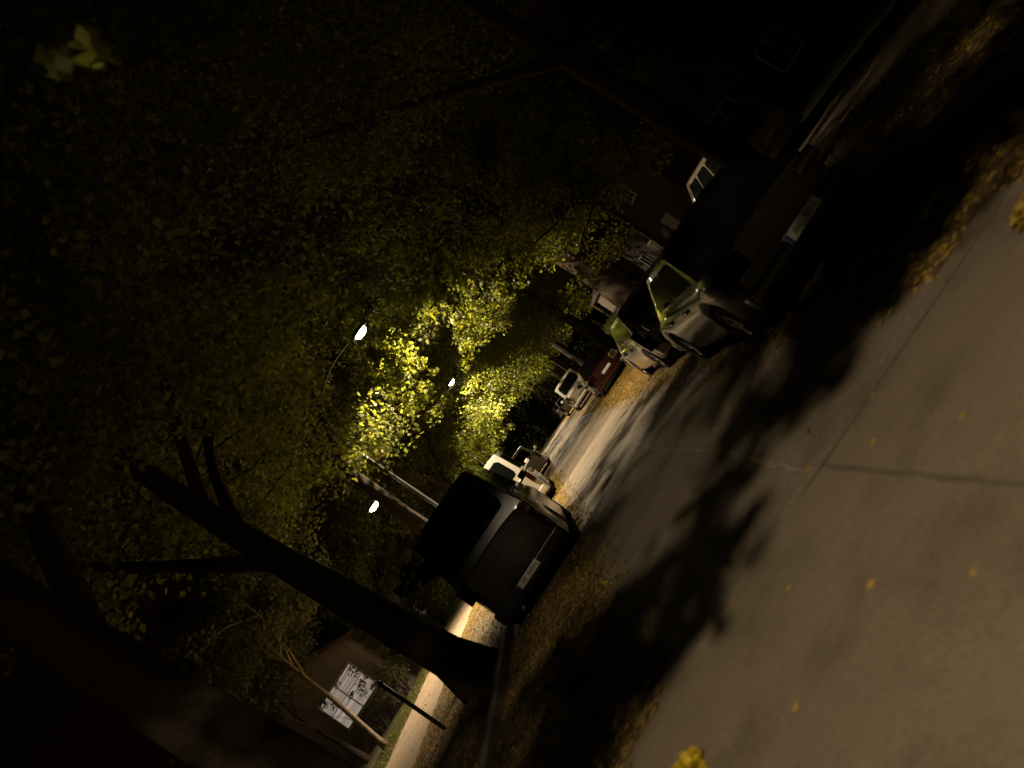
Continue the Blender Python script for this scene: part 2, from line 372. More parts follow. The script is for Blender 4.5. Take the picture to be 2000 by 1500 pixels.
for _ in range(95):                                          # leafy fringe that throws the ragged edge of the shade
    px = rnd.uniform(-2.4, 4.6); py = (4.75 - .35 * max(px - 1.6, 0) - .3 * max(-px, 0)) + .28 * math.sin(px * 3.1) + .14 * math.sin(px * 9) + rnd.random() * 1.5
    y = rnd.uniform(-.9, .45); t = (y + 3.2) / (py + .42 + 3.2); nearclumps.append((-.4 + (px + .4) * t, y, 7.3 * (1 - t), rnd.uniform(.10, .17)))
GAP = [np.array(q) for q in ((0, 8, 0), (.6, 7.6, 0), (-.6, 8.6, 0), (.2, 9.4, 0), (-.1, 7.0, 0), (.8, 8.6, 0))]     # a hole in the leaves lets a pool of light through
nearclumps = [c for c in nearclumps if min(seg_dist(np.array(c[:3]), np.array(HEADS[0]), q) for q in GAP) > c[3] * 1.0 + .02]
tree('street_tree', 'massive dark trunk filling the lower left corner, nearest the camera', (-4.0, 7.3, .1), 13, ((.3, 0, 9), (4.6, 4.6, 4)), 1, r0=.42, n=190, extra=[], size=.11, per=190, cr=(.4, .95))
tree('street_tree', 'thick dark leaning trunk beside the left footway, left of the black van', (-3.72, 12.3, .1), 13, ((.5, 0, 9.2), (4.8, 4.8, 4)), 2, r0=.36, n=150, lean=(-.7, 0))
tree('street_tree', 'dark trunk directly left of the lit lamp pole, behind the black van', (-3.98, 22.2, .1), 12, ((0, 0, 8.6), (4.6, 5, 4.2)), 3, r0=.33, n=170)
tree('street_tree', 'tree behind the footway lamp with yellow lit lower leaves', (-4.1, 33.5, .1), 12, ((0, 0, 7.6), (4.8, 5.2, 4.8)), 4, r0=.3, n=190)
tree('street_tree', 'overhanging leafy tree behind the camera that shades the road', (-4.2, -3.0, .1), 12, ((-1.5, -3, 9.5), (3.4, 4.6, 3.5)), 5, r0=.34, n=90, extra=nearclumps, eper=34)
tree('street_tree', 'broad trunked tree rising behind the silver car, its leaves glowing round the street lamp', (5.0, 23.6, .1), 14, ((0, 0, 9.4), (5.0, 5.4, 4.6)), 6, r0=.5, n=170, extra=lampclumps + upclumps, eper=45)
tree('street_tree', 'dark tree on the right verge above the black sedan', (5.5, 12.5, .1), 13, ((0, 0, 9.5), (5, 5, 4.2)), 7, r0=.3, n=190, size=.11, per=180, cr=(.4, 1.0))
tree('street_tree', 'tree on the right verge behind the maroon car', (5.1, 34.5, .1), 12, ((-.3, 0, 7.8), (4.8, 5, 4.6)), 8, r0=.32, n=200)
tree('street_tree', 'tree over the second street lamp on the right', (5.1, 46, .1), 12, ((-.5, 0, 7.6), (5, 5.4, 4.8)), 9, r0=.3, n=180, size=.16)
tree('street_tree', 'tree on the left verge beyond the white van', (-4.1, 45, .1), 12, ((.3, 0, 7.4), (4.8, 5.4, 4.9)), 10, r0=.3, n=190, size=.16)
tree('yard_tree', 'slim pale curved trunk at the far edge of the left footway before the lit window', (-9.9, 22.6, .1), 8, ((.9, 0, 6.0), (2.6, 2.6, 2)), 12, bark=m_bark2, leafm=m_leaf2, prune=False, r0=.10, n=60, fork=3.0, lean=(.9, 0), limbs=5, cr=(.4, .8))
tree('yard_tree', 'small rounded tree at the back of the left footway under the lamp', (-10.2, 33.5, .1), 6.5, ((0, 0, 4.6), (3.0, 3.0, 2.6)), 13, r0=.13, n=120, fork=1.6, cr=(.35, .7), per=160)
tree('yard_tree', 'bushy garden tree on the left in front of the dim house wall', (-12.6, 27, .1), 7.5, ((0, 0, 5.3), (2.4, 2.4, 2.0)), 14, leafm=m_leaf2, r0=.12, n=80, fork=2)
tree('yard_tree', 'dark garden tree on the right between the brick house and the street', (11.5, 27, .1), 9, ((0, 0, 6.4), (3.2, 3.4, 3)), 15, leafm=m_leaf2, r0=.16, n=110)
tree('yard_tree', 'greyish garden tree on the right behind the maroon car', (9.8, 41, .1), 9, ((-.5, 0, 5.2), (3.6, 3.6, 3.8)), 16, leafm=m_leaf2, r0=.18, n=150, fork=1.8)
def copy_tree(o, loc, rz, label, group):
    c = o.copy(); C.objects.link(c); c.location = loc; c.rotation_euler = (0, 0, rz); c['label'] = label; c['group'] = group
    for ch in list(o.children):
        d = ch.copy(); C.objects.link(d); d.parent = c
    return c
far = tree('street_tree', 'distant leafy tree beyond the second lamp, on the left verge', (-4.2, 57, .1), 12, ((0, 0, 6.6), (4.4, 5.4, 5.2)), 17, r0=.3, n=170, size=.2, per=95, fork=2.6, group='distant street trees')
k = 0
for x, y in [(5.4, 58), (-4.2, 69.5), (5.4, 71), (-4.2, 81), (-11, 62), (12, 66), (-12, 76), (12.5, 77)]:
    k += 1; copy_tree(far, (x, y, .1), k * 1.3, 'distant leafy tree beyond the second lamp, ' + ('in the %s gardens' if abs(x) > 8 else 'on the %s verge') % ('left' if x < 0 else 'right'), 'distant street trees')
V, Q = leaves([(x, 84 + (i % 4) * 1.2 + abs(x) * .05, z) for i, (x, z) in enumerate((rnd.uniform(-20, 20), rnd.random() ** 1.4 * 13 + .4) for _ in range(420))], [rnd.uniform(1.1, 1.9) for _ in range(420)], 70, .28, 77)
tag(np_mesh('woodland', V, Q, m_leaf2), 'far mass of trees closing off the street', 'woodland', kind='stuff')

tree('street_tree', 'small low crowned tree added on the right verge beside the silver hatchback to shade the footway', (5.3, 17.7, .1), 6.5, ((-.3, 0, 4.1), (1.7, 1.6, 1.4)), 21, r0=.09, n=60, fork=2.2, cr=(.3, .55), per=110, size=.1, prune=False)  # added tree, its low crown blocks the street lamp from the right footway
# hedge along the right and left gardens
def hedge(name, label, x, y0, y1, h, seed):
    r_ = random.Random(seed); cs = []; rs_ = []
    y = y0
    while y < y1:
        for zz in (.35, .8, 1.2):
            if zz < h: cs.append((x + r_.uniform(-.25, .25), y + r_.uniform(-.2, .2), zz + r_.uniform(-.1, .2))); rs_.append(r_.uniform(.38, .55))
        y += .45
    V, Q = leaves(cs, rs_, 90, .09, seed, squash=1)
    o = np_mesh(name, V, Q, m_leaf2); tag(o, label, 'hedge'); return o
hedge('hedge', 'low clipped hedge behind the right footway beyond the brick house', 10.0, 44, 62, 1.5, 31)
hedge('hedge', 'low dark hedge behind the left footway beyond the lit window', -10.4, 40, 62, 1.5, 32)

# ---------------------------------------------------------------- houses
def house(name, label, x0, x1, y0, y1, h, rh, m, wins, door=None):
    root = empty(name, ((x0 + x1) / 2, (y0 + y1) / 2, 0)); ox, oy = (x0 + x1) / 2, (y0 + y1) / 2
    hx, hy = (x1 - x0) / 2, (y1 - y0) / 2
    bm = bmesh.new(); box(bm, -hx, hx, -hy, hy, 0, h)
    a = [bm.verts.new(v) for v in ((-hx, -hy + .004, h), (hx, -hy + .004, h), (0, -hy + .004, h + rh))]; bm.faces.new(a)
    a = [bm.verts.new(v) for v in ((-hx, hy - .004, h), (hx, hy - .004, h), (0, hy - .004, h + rh))]; bm.faces.new(a[::-1])
    link('wall', bm, m, root, False)
    bm = bmesh.new()
    for s in (-1, 1):
        e = .5; zr = h - rh / hx * e
        pts = [(s * (hx + e), -hy - e, zr), (s * (hx + e), hy + e, zr), (0, hy + e, h + rh), (0, -hy - e, h + rh)]
        lo = [bm.verts.new(p) for p in pts]; up = [bm.verts.new((p[0], p[1], p[2] + .18)) for p in pts]
        bm.faces.new(lo); bm.faces.new(up[::-1])
        for i in range(4): bm.faces.new((lo[i], up[i], up[(i + 1) % 4], lo[(i + 1) % 4]))
    rf = link('roof', bm, m_roof, root, False)
    bm = bmesh.new(); box(bm, hx * .3, hx * .3 + .6, -hy * .3, -hy * .3 + .6, h + rh * .4, h + rh + .9, .02); link('chimney', bm, m_brick, rf, False)
    for (face, c, z, ww, hh, kind) in wins:
        # face 's' (camera side, y=y0), 'e' (x=x1), 'w' (x=x0)
        fr = bmesh.new(); pn = bmesh.new(); sl = bmesh.new(); si = bmesh.new()
        def put(bm, a0, a1, d0, d1, z0, z1, bev=0):
            if face == 's': box(bm, a0 - ox, a1 - ox, -hy - d1, -hy - d0, z0, z1, bev)
            if face == 'e': box(bm, hx + d0, hx + d1, a0 - oy, a1 - oy, z0, z1, bev)
            if face == 'w': box(bm, -hx - d1, -hx - d0, a0 - oy, a1 - oy, z0, z1, bev)
        t = .07
        put(fr, c - ww / 2 - t, c - ww / 2, -.02, .05, z - t, z + hh + t); put(fr, c + ww / 2, c + ww / 2 + t, -.02, .05, z - t, z + hh + t)
        put(fr, c - ww / 2, c + ww / 2, -.02, .05, z + hh, z + hh + t); put(fr, c - ww / 2, c + ww / 2, -.02, .05, z - t, z)
        put(fr, c - .025, c + .025, -.01, .045, z, z + hh)
        f = link('window', fr, m_frame, root, False)
        put(pn, c - ww / 2, c + ww / 2, -.02, .015, z, z + hh)
        link('pane', pn, {'lit': m_blind, 'curtain': m_curtain, 'dark': m_glass}[kind], f, False)
        put(si, c - ww / 2 - .12, c + ww / 2 + .12, -.01, .12, z - t - .06, z - t - .003); link('sill', si, m_frame, f, False)
        if kind == 'lit':
            zz = z + .03; r2 = random.Random(3)
            while zz < z + hh - .02:
                put(sl, c - ww / 2 + .01, c + ww / 2 - .01, .02, .028, zz, zz + r2.uniform(.02, .05)); zz += .068
            tag(link('blind', sl, m_slat, f, False), None)
    if door:
        face, c, ww = door
        bm = bmesh.new(); b2 = bmesh.new()
        if face == 'w': box(bm, -hx - .05, -hx + .02, c - oy - ww / 2, c - oy + ww / 2, .12, 2.2, .01); box(b2, -hx - .10, -hx - .045, c - oy + ww / 2 - .14, c - oy + ww / 2 - .08, 1.08, 1.2, .01)
        else: box(bm, hx - .02, hx + .05, c - oy - ww / 2, c - oy + ww / 2, .12, 2.2, .01); box(b2, hx + .045, hx + .10, c - oy + ww / 2 - .14, c - oy + ww / 2 - .08, 1.08, 1.2, .01)
        d = link('door', bm, m_wood, root, False); link('handle', b2, m_chrome, d, False)
    tag(root, label, 'house'); return root
house('plaster_house', 'dim beige house on the left with one lit window behind blinds', -21, -10.9, 30.2, 40, 3.4, 2.4, m_plaster,
      [('s', -12.45, 1.3, 2.0, 1.35, 'lit'), ('s', -16.5, 1.2, 1.4, 1.3, 'dark'), ('e', 33, 1.2, 1.2, 1.3, 'dark')], ('e', 36.5, 1.0))
house('brick_house', 'dark red brick house on the right with narrow pale curtained windows', 11.2, 21, 30, 44, 5.6, 2.6, m_brick,
      [('w', 34.2, 1.05, 1.3, .95, 'curtain'), ('w', 38.6, 1.05, 1.3, .95, 'curtain'), ('w', 41.8, 1.05, 1.2, .95, 'dark'), ('w', 34.2, 3.7, 1.2, 1.1, 'dark'), ('w', 38.6, 3.7, 1.2, 1.1, 'dark'), ('s', 14.5, 1.2, 1.4, 1.3, 'dark'), ('s', 18, 1.2, 1.4, 1.3, 'dark')], ('w', 31.8, 1.0))
house('pale_house', 'pale house wall glimpsed through leaves far down the right side', 11.5, 20, 52, 62, 3.6, 2.2, m_plaster, [('w', 55, 1.2, 1.2, 1.2, 'dark'), ('s', 14, 1.2, 1.2, 1.2, 'dark')])

def shrub(label, x, y, h, rx, n, seed, lm=None, r=(.14, .3), per=40, size=.09):
    r_ = random.Random(seed); root = empty('shrub', (x, y, .1)); bm = bmesh.new(); cs = []; rs_ = []
    for i in range(n):
        th = r_.uniform(0, 6.28); q = r_.random() ** .5 * rx; p = Vector((q * math.cos(th), q * math.sin(th) * .6, r_.uniform(.25, 1) * h))
        cs.append(tuple(p)); rs_.append(r_.uniform(*r))
        if i % 2 == 0: tube(bm, [(p.x * .1, p.y * .1, 0), (p.x * .5, p.y * .5, p.z * .6), p], [.016, .01, .004], 5, cap=False)
    link('stem', bm, m_bark, root); V, Q = leaves(cs, rs_, per, size, seed); np_mesh('foliage', V, Q, lm or m_leaf2, root)
    tag(root, label, 'shrub'); return root
shrub('loose leafy shrub in front of the lit window on the left', -12.0, 28.6, 2.6, 1.2, 16, 51)
shrub('round garden shrub at the corner of the dim house on the left', -10.6, 29.0, 1.5, .7, 30, 52)
shrub('wide shrub behind the left footway seen beside the black van', -9.9, 37.0, 2.6, 1.2, 60, 53, m_leaf, per=60)
shrub('wide yellow green shrub below the footway lamp at the back of the path', -10.0, 31.0, 3.0, 1.0, 50, 54, m_leaf, per=60)

# ---------------------------------------------------------------- lamps
def street_lamp(label, x, y, head, **kw):
    root = empty('street_lamp', (x, y, .1)); hx, hy, hz = head[0] - x, head[1] - y, head[2] - .1
    bm = bmesh.new(); tube(bm, [(0, 0, 0), (0, 0, 1.0), (0, 0, 1.02), (0, 0, 4.6), (0, 0, 5.9)], [.085, .085, .062, .052, .045], 16); link('pole', bm, m_steel, root)
    bm = bmesh.new(); s = Vector((0, 0, 5.88)); e = Vector((hx - .25, hy, hz + .13)); m1 = Vector((.15, 0, hz + .1)); m2 = Vector((hx * .5, hy * .5, hz + .35))
    pts = []
    for i in range(17):
        t = i / 16; pts.append(s * (1 - t) ** 3 + m1 * 3 * t * (1 - t) ** 2 + m2 * 3 * t * t * (1 - t) + e * t ** 3)
    tube(bm, pts, [.042 - .012 * i / 16 for i in range(17)], 10); link('arm', bm, m_steel, root)
    lamp_head(root, hx, hy, hz, 1, **kw)
    tag(root, label, 'street lamp', 'curved arm street lamps'); return root
def lamp_head(root, hx, hy, hz, sc_=1.0, energy=POWER, half=66, blend=.35, weak=.005):
    bm = bmesh.new()
    bmesh.ops.create_uvsphere(bm, u_segments=20, v_segments=12, radius=1)
    for v in bm.verts:
        v.co.z = max(v.co.z, -.12); v.co = Vector((hx + v.co.x * .34 * sc_, hy + v.co.y * .15 * sc_, hz + .07 * sc_ + v.co.z * .12 * sc_))
    link('lamp_housing', bm, m_housing, root)
    bm = bmesh.new(); bmesh.ops.create_uvsphere(bm, u_segments=20, v_segments=10, radius=1)
    for v in bm.verts: v.co = Vector((hx + v.co.x * .22 * sc_, hy + v.co.y * .13 * sc_, hz + .03 * sc_ + v.co.z * .12 * sc_))
    link('lens', bm, m_lens, root)
    for kind, en, zo in (('SPOT', energy, .17), ('POINT', energy * weak, .19)):       # shaded main beam and the little that leaves the bowl sideways
        ld = bpy.data.lights.new('lamp_light', kind); ld.energy = en; ld.color = LAMP; ld.shadow_soft_size = .07
        if kind == 'SPOT': ld.spot_size = R(2 * half); ld.spot_blend = blend
        lo = bpy.data.objects.new('lamp_light', ld); C.objects.link(lo); lo.parent = root; lo.location = (hx, hy, hz - zo * sc_)
labs = ['curved arm street lamp standing behind the camera', 'nearest lit street lamp, glowing high over the road among bright yellow leaves', 'second lit street lamp, smaller and lower in the leaves over the road', 'distant street lamp third along the road', 'farthest street lamp at the end of the road']
for i, (hd, lb) in enumerate(zip(HEADS, labs)): street_lamp(lb, -3.28, hd[1], hd, **(dict(energy=2100, half=70, blend=.06, weak=.004) if i == 0 else dict(energy=8000, half=84, blend=.1, weak=.04) if i == 3 else {}))
r3 = empty('footway_lamp', (-4.42, 24.5, .12)); bm = bmesh.new(); tube(bm, [(0, 0, 0), (0, 0, .7), (0, 0, .72), (0, 0, 4.3), (-.06, 0, 4.5), (-.2, 0, 4.53)], [.07, .065, .045, .036, .03, .025], 14); link('pole', bm, m_steel, r3)
lamp_head(r3, -.38, 0, LAMP3[2] - .12, .9, POWER * .95, half=71, weak=.012); tag(r3, 'lit post top lamp standing on the left verge beside the footway', 'street lamp')

# ---------------------------------------------------------------- cars
def arch(y, yw, rw, sill):
    d = abs(y - yw); Ra = rw + .055
    return max(sill, math.sqrt(max(Ra * Ra - d * d, 0)) + rw) if d < Ra else sill
def make_car(name, label, loc, rz, paint, L=4.4, W=1.76, H=1.44, belt=.92, deck=None, yb=(0.55, 3.35), yr=(1.2, 2.6), wr=.56, wheel=.31, wheels=(.85, 3.5), tail='side', plate=None, plate_z=.5, cat='car', group=None, trim=None, sill=.24, panes=2, antenna=False, rails=False, lights_dy=None):
    root = empty(name, loc, rz); hw = W / 2
    deck = deck or [(0, belt), (L, belt)]
    def zt(y):
        for (a, za), (b, zb) in zip(deck, deck[1:]):
            if a <= y <= b: t = (y - a) / (b - a); return za + (zb - za) * t
        return deck[-1][1]
    ys = sorted(set([0, .03, .09, .18] + [L, L - .03, L - .09, L - .18, L - .3] + [i * L / 26 for i in range(1, 26)] + [w_ + s * (wheel + .055) * f for w_ in wheels for s in (-1, 1) for f in (1.001, .97, .88, .7, .45, .2)]))
    bm = bmesh.new(); rows = []
    for y in ys:
        e = min(y, L - y); k = 1 - .16 * math.exp(-e / .16) - .035 * math.exp(-e / .6); ek = math.exp(-e / .035)
        zb = max(arch(y, wheels[0], wheel, sill), arch(y, wheels[1], wheel, sill)); top = zt(y) - .05 * ek; zb = zb + .05 * ek
        w_ = hw * k; c = []
        zz = [(w_ * .965, zb), (w_ * .995, min(zb + .07, top - .2)), (w_, (max(zb, .42) + top) / 2), (w_ * .99, top - .14), (w_ * .955, top - .055), (w_ * .88, top - .008), (w_ * .5, top + .018), (0, top + .024)]
        row = [bm.verts.new((-x, y, z)) for x, z in zz] + [bm.verts.new((x, y, z)) for x, z in reversed(zz[:-1])]
        rows.append(row)
    n = len(rows[0])
    for a, b in zip(rows, rows[1:]):
        for i in range(n - 1): bm.faces.new((a[i], a[i + 1], b[i + 1], b[i]))
    for row, fl in ((rows[0], 0), (rows[-1], 1)):
        for i in range(n // 2):
            q = [row[i], row[n - 1 - i], row[n - 2 - i], row[i + 1]]
            q = list(dict.fromkeys(q))
            if len(q) > 2: bm.faces.new(q if fl else q[::-1])
    # cabin
    wb = hw * .93; y0, y1 = yb; r0, r1 = yr
    c0 = bmesh.new(); B = [(-wb, y0, belt - .05), (wb, y0, belt - .05), (wb, y1, belt - .05), (-wb, y1, belt - .05)]
    T = [(-hw * wr / .62 * .78, r0, H - .03), (hw * wr / .62 * .78, r0, H - .03), (hw * wr / .62 * .78, r1, H - .02), (-hw * wr / .62 * .78, r1, H - .02)]
    tw = T[1][0]; midw = tw * .62
    bv = [c0.verts.new(p) for p in B]; tv = [c0.verts.new(p) for p in T]
    cr = [c0.verts.new((-midw, r0 + .02, H + .012)), c0.verts.new((midw, r0 + .02, H + .012)), c0.verts.new((midw, r1 - .02, H + .02)), c0.verts.new((-midw, r1 - .02, H + .02))]
    F4 = [(bv[0], bv[1], tv[1], tv[0]), (bv[1], bv[2], tv[2], tv[1]), (bv[2], bv[3], tv[3], tv[2]), (bv[3], bv[0], tv[0], tv[3])]
    for f in F4: c0.faces.new(f)
    c0.faces.new((tv[0], tv[1], cr[1], cr[0])); c0.faces.new((tv[1], tv[2], cr[2], cr[1])); c0.faces.new((tv[2], tv[3], cr[3], cr[2])); c0.faces.new((tv[3], tv[0], cr[0], cr[3])); c0.faces.new(cr)
    c0.normal_update()
    es = [e for e in c0.edges if len(e.link_faces) == 2 and e.calc_face_angle(0) > R(20)]
    bmesh.ops.bevel(c0, geom=es, offset=.055, segments=3, profile=.6, affect='EDGES', clamp_overlap=True)
    tmp = bpy.data.meshes.new('t'); c0.to_mesh(tmp); c0.free(); bm.from_mesh(tmp); bpy.data.meshes.remove(tmp)
    body = link('body', bm, paint, root); autosmooth(body, 42)
    bm = bmesh.new(); box(bm, -hw * .9, hw * .9, .15, L - .15, .2, .36); link('underbody', bm, m_plastic, root, False)
    def pane(nm, q, a0, a1, b0, b1, th=.012, off=.004, m=m_glass, sub=True, parent=root):
        q = [Vector(p) for p in q]; nr = (q[1] - q[0]).cross(q[3] - q[0]).normalized()
        cen = sum(q, Vector()) / 4
        if nr.dot(cen - Vector((0, L / 2, .8))) < 0: nr = -nr
        def P(a, b): return (q[0] * (1 - a) + q[1] * a) * (1 - b) + (q[3] * (1 - a) + q[2] * a) * b
        bm = bmesh.new(); K = 6; lo = []; hi = []
        c = .14
        ring = [(a0 + c * (a1 - a0) * .35, b0), (a1 - c * (a1 - a0) * .35, b0), (a1, b0 + c * (b1 - b0)), (a1, b1 - c * (b1 - b0)), (a1 - c * (a1 - a0) * .5, b1), (a0 + c * (a1 - a0) * .5, b1), (a0, b1 - c * (b1 - b0)), (a0, b0 + c * (b1 - b0))]
        lo = [bm.verts.new(P(*t) - nr * th) for t in ring]; hi = [bm.verts.new(P(*t) + nr * off) for t in ring]
        bm.faces.new(lo[::-1]); bm.faces.new(hi)
        for i in range(8): bm.faces.new((lo[i], lo[(i + 1) % 8], hi[(i + 1) % 8], hi[i]))
        bmesh.ops.recalc_face_normals(bm, faces=bm.faces)
        return link(nm, bm, m, parent, False)
    Q = lambda f: [B[f[0]], B[f[1]], T[f[1]], T[f[0]]]
    pane('rear_window', Q((0, 1)), .09, .91, .20, .88); pane('windscreen', Q((2, 3)), .07, .93, .16, .9)
    for f in ((1, 2), (3, 0)):
        ed = [.07 + .86 * i / panes for i in range(panes + 1)]
        for i in range(panes): pane('side_window', Q(f), ed[i] + .012, ed[i + 1] - .012, .17, .87)
    # bumpers, lights, plate
    bm = bmesh.new(); box(bm, -hw * .93, hw * .93, -.07, .16, sill + .03, .50, .05, 3); link('rear_bumper', bm, trim or paint, root)
    bm = bmesh.new(); box(bm, -hw * .93, hw * .93, L - .16, L + .06, sill + .03, .52, .05, 3); link('front_bumper', bm, trim or paint, root)
    for s in (-1, 1):
        bm = bmesh.new()
        if tail == 'side': box(bm, s * hw * .56, s * hw * .93, -.025, .13, belt - .26, belt - .10, .03, 3)
        elif tail == 'tall': box(bm, s * hw * .80, s * hw * .965, -.022, .12, belt - .42, belt + .02, .03, 3)
        elif tail == 'high': box(bm, s * hw * .78, s * hw * .95, -.022, .12, belt - .30, belt - .04, .03, 3)
        if s < 0:
            for v in bm.verts: pass
        link('tail_light', bm, m_red, root)
        bm = bmesh.new(); box(bm, s * hw * .58, s * hw * .93, L - .14, L + .012, .60, .75, .03, 3); link('headlight', bm, m_clear, root)
        bm = bmesh.new(); mx = s * (hw + .09); box(bm, mx - .09, mx + .09, y1 - .42, y1 - .30, belt + .02, belt + .17, .04, 3); box(bm, s * hw * .93 - .03, mx, y1 - .38, y1 - .33, belt + .02, belt + .06, .01); link('wing_mirror', bm, paint, root)
        for dy in ((y0 + y1) / 2 + .95, (y0 + y1) / 2 - .12)[: (2 if panes > 1 else 1)]:
            bm = bmesh.new(); box(bm, s * (hw * .985), s * (hw * .985 + .03), dy - .20, dy - .02, belt - .17, belt - .14, .008); link('door_handle', bm, m_chrome, root)
    bm = bmesh.new(); box(bm, -hw * .5, hw * .5, L - .02, L + .02, .50, .60, .01); link('grille', bm, m_plastic, root)
    if plate:
        px, pz = plate_z if isinstance(plate_z, tuple) else (0, plate_z)
        yp = -.083 if pz < .56 else -.012
        bm = bmesh.new(); box(bm, px - .26, px + .26, yp, yp + .1, pz - .057, pz + .057, .004); pl = link('licence_plate', bm, m_plate, root, False)
        bm = bmesh.new(); box(bm, px - .258, px - .222, yp - .002, yp + .001, pz - .055, pz + .055); link('plate_band', bm, m_blue, pl, False)
        for word, dxp in (zip(plate.split('  '), (-.115, .105)) if plate != 'blank' else ()):
            cu = bpy.data.curves.new('t', 'FONT'); cu.body = word; cu.size = .098; cu.align_x = 'CENTER'; cu.align_y = 'CENTER'; cu.extrude = .001
            to = bpy.data.objects.new('t', cu); C.objects.link(to); dg = bpy.context.evaluated_depsgraph_get()
            me = bpy.data.meshes.new_from_object(to.evaluated_get(dg)); bpy.data.objects.remove(to)
            me.materials.clear(); me.materials.append(m_ink); o = bpy.data.objects.new('plate_lettering', me); C.objects.link(o); o.parent = pl
            o.rotation_euler = (R(90), 0, 0); o.location = (px + .015 + dxp, yp - .003, pz)
    for yw in wheels:
        for s in (-1, 1):
            wh = bmesh.new(); prof = [(.0, wheel * .62), (.01, wheel * .66), (-.005, wheel * .9), (.02, wheel), (.17, wheel), (.195, wheel * .9), (.18, wheel * .6)]
            rings = []
            for dx, rr in prof:
                rings.append([wh.verts.new((s * (hw - .02 - dx), yw + rr * math.cos(t * math.pi / 14), wheel + rr * math.sin(t * math.pi / 14))) for t in range(28)])
            for a, b in zip(rings, rings[1:]):
                for i in range(28): wh.faces.new((a[i], a[(i + 1) % 28], b[(i + 1) % 28], b[i]))
            bmesh.ops.recalc_face_normals(wh, faces=wh.faces)
            ty = link('tyre', wh, m_tyre, root)
            rm = bmesh.new()
            hub = [rm.verts.new((s * (hw - .055), yw + wheel * .14 * math.cos(t * math.pi / 5), wheel + wheel * .14 * math.sin(t * math.pi / 5))) for t in range(10)]; rm.faces.new(hub)
            for q in range(5):
                a = q * 2 * math.pi / 5
                pts = []
                for (rr, da) in ((wheel * .1, .9), (wheel * .1, -.9), (wheel * .63, -.17), (wheel * .63, .17)):
                    pts.append(rm.verts.new((s * (hw - .05 + (.0 if rr < wheel * .3 else .015)), yw + rr * math.cos(a + da), wheel + rr * math.sin(a + da))))
                rm.faces.new(pts)
            o1 = [rm.verts.new((s * (hw - .03), yw + wheel * .62 * math.cos(t * math.pi / 14), wheel + wheel * .62 * math.sin(t * math.pi / 14))) for t in range(28)]
            o2 = [rm.verts.new((s * (hw - .045), yw + wheel * .54 * math.cos(t * math.pi / 14), wheel + wheel * .54 * math.sin(t * math.pi / 14))) for t in range(28)]
            o3 = [rm.verts.new((s * (hw - .14), yw + wheel * .52 * math.cos(t * math.pi / 14), wheel + wheel * .52 * math.sin(t * math.pi / 14))) for t in range(28)]
            for a, b in ((o1, o2), (o2, o3)):
                for i in range(28): rm.faces.new((a[i], a[(i + 1) % 28], b[(i + 1) % 28], b[i]))
            rm.faces.new(o3)
            link('rim', rm, m_rim, ty, False)
    if antenna:
        bm = bmesh.new(); tube(bm, [(hw * .5, yr[1] - .25, H), (hw * .5, yr[1] - .33, H + .34)], [.008, .004], 6); link('antenna', bm, m_steel, root)
    if rails:
        for s in (-1, 1):
            bm = bmesh.new(); tube(bm, [(s * tw * .9, yr[0] + .15, H), (s * tw * .9, yr[0] + .22, H + .05), (s * tw * .9, yr[1] - .22, H + .05), (s * tw * .9, yr[1] - .15, H)], .014, 8); link('roof_rail', bm, m_steel, root)
    tag(root, label, cat, group); return root

KERB = 'vehicles parked along the kerb'
sedan_deck = [(0, .93), (.5, .98), (.9, .94), (3.3, .94), (4.35, .80), (4.5, .72)]
make_car('black_sedan', 'glossy black sedan parked at the right, showing its white licence plate', (3.07, 7.62, -.002), R(-1), m_black, 4.5, 1.78, 1.43, .94, sedan_deck, yb=(.42, 3.5), yr=(1.15, 2.55), wheels=(.95, 3.6), plate='IIH  BRV', plate_z=(.12, .47), group=KERB)
hatch = [(0, .96), (3.05, .96), (4.0, .78), (4.15, .7)]
make_car('silver_hatchback', 'silver hatchback parked directly in front of the black sedan on the right', (3.36, 14.6, -.002), R(-1), m_silver, 4.15, 1.74, 1.46, .96, hatch, yb=(.05, 3.2), yr=(.42, 2.2), wheels=(.72, 3.35), tail='tall', plate='blank', plate_z=.72, group=KERB)
make_car('maroon_sedan', 'dark maroon car with pale plate and bright tail light reflection, right kerb', (3.52, 30, -.002), R(-2), m_maroon, 4.4, 1.78, 1.45, .95, [(0, .95), (.5, .99), (.9, .95), (3.3, .95), (4.4, .76)], yb=(.35, 3.4), yr=(1.05, 2.5), wheels=(.9, 3.5), plate='blank', plate_z=(.05, .62), group=KERB)
make_car('white_suv', 'tall boxy white vehicle with big rear window beyond the maroon car', (3.5, 46, -.002), R(-1.5), m_white, 4.7, 1.95, 2.0, 1.12, [(0, 1.12), (3.5, 1.12), (4.7, .95)], yb=(.03, 3.7), yr=(.15, 3.1), wr=.66, wheel=.36, wheels=(.85, 3.75), tail='tall', plate='blank', plate_z=.7, panes=3, sill=.3, cat='van', group=KERB)
make_car('silver_estate', 'small distant silver estate car beyond the white boxy vehicle, right kerb', (3.45, 62, -.002), R(-1), m_silver, 4.5, 1.8, 1.5, .96, [(0, .96), (3.2, .96), (4.5, .76)], yb=(.1, 3.4), yr=(.5, 2.5), wheels=(.85, 3.6), tail='tall', plate='blank', plate_z=.7, panes=3, rails=True, group=KERB)
make_car('grey_estate', 'farthest parked car on the right, dark grey, at the end of the row', (3.45, 77, -.002), R(-1), m_grey, 4.4, 1.8, 1.5, .96, [(0, .96), (3.2, .96), (4.4, .76)], yb=(.1, 3.3), yr=(.5, 2.4), wheels=(.85, 3.5), tail='tall', plate='blank', plate_z=.7, group=KERB)
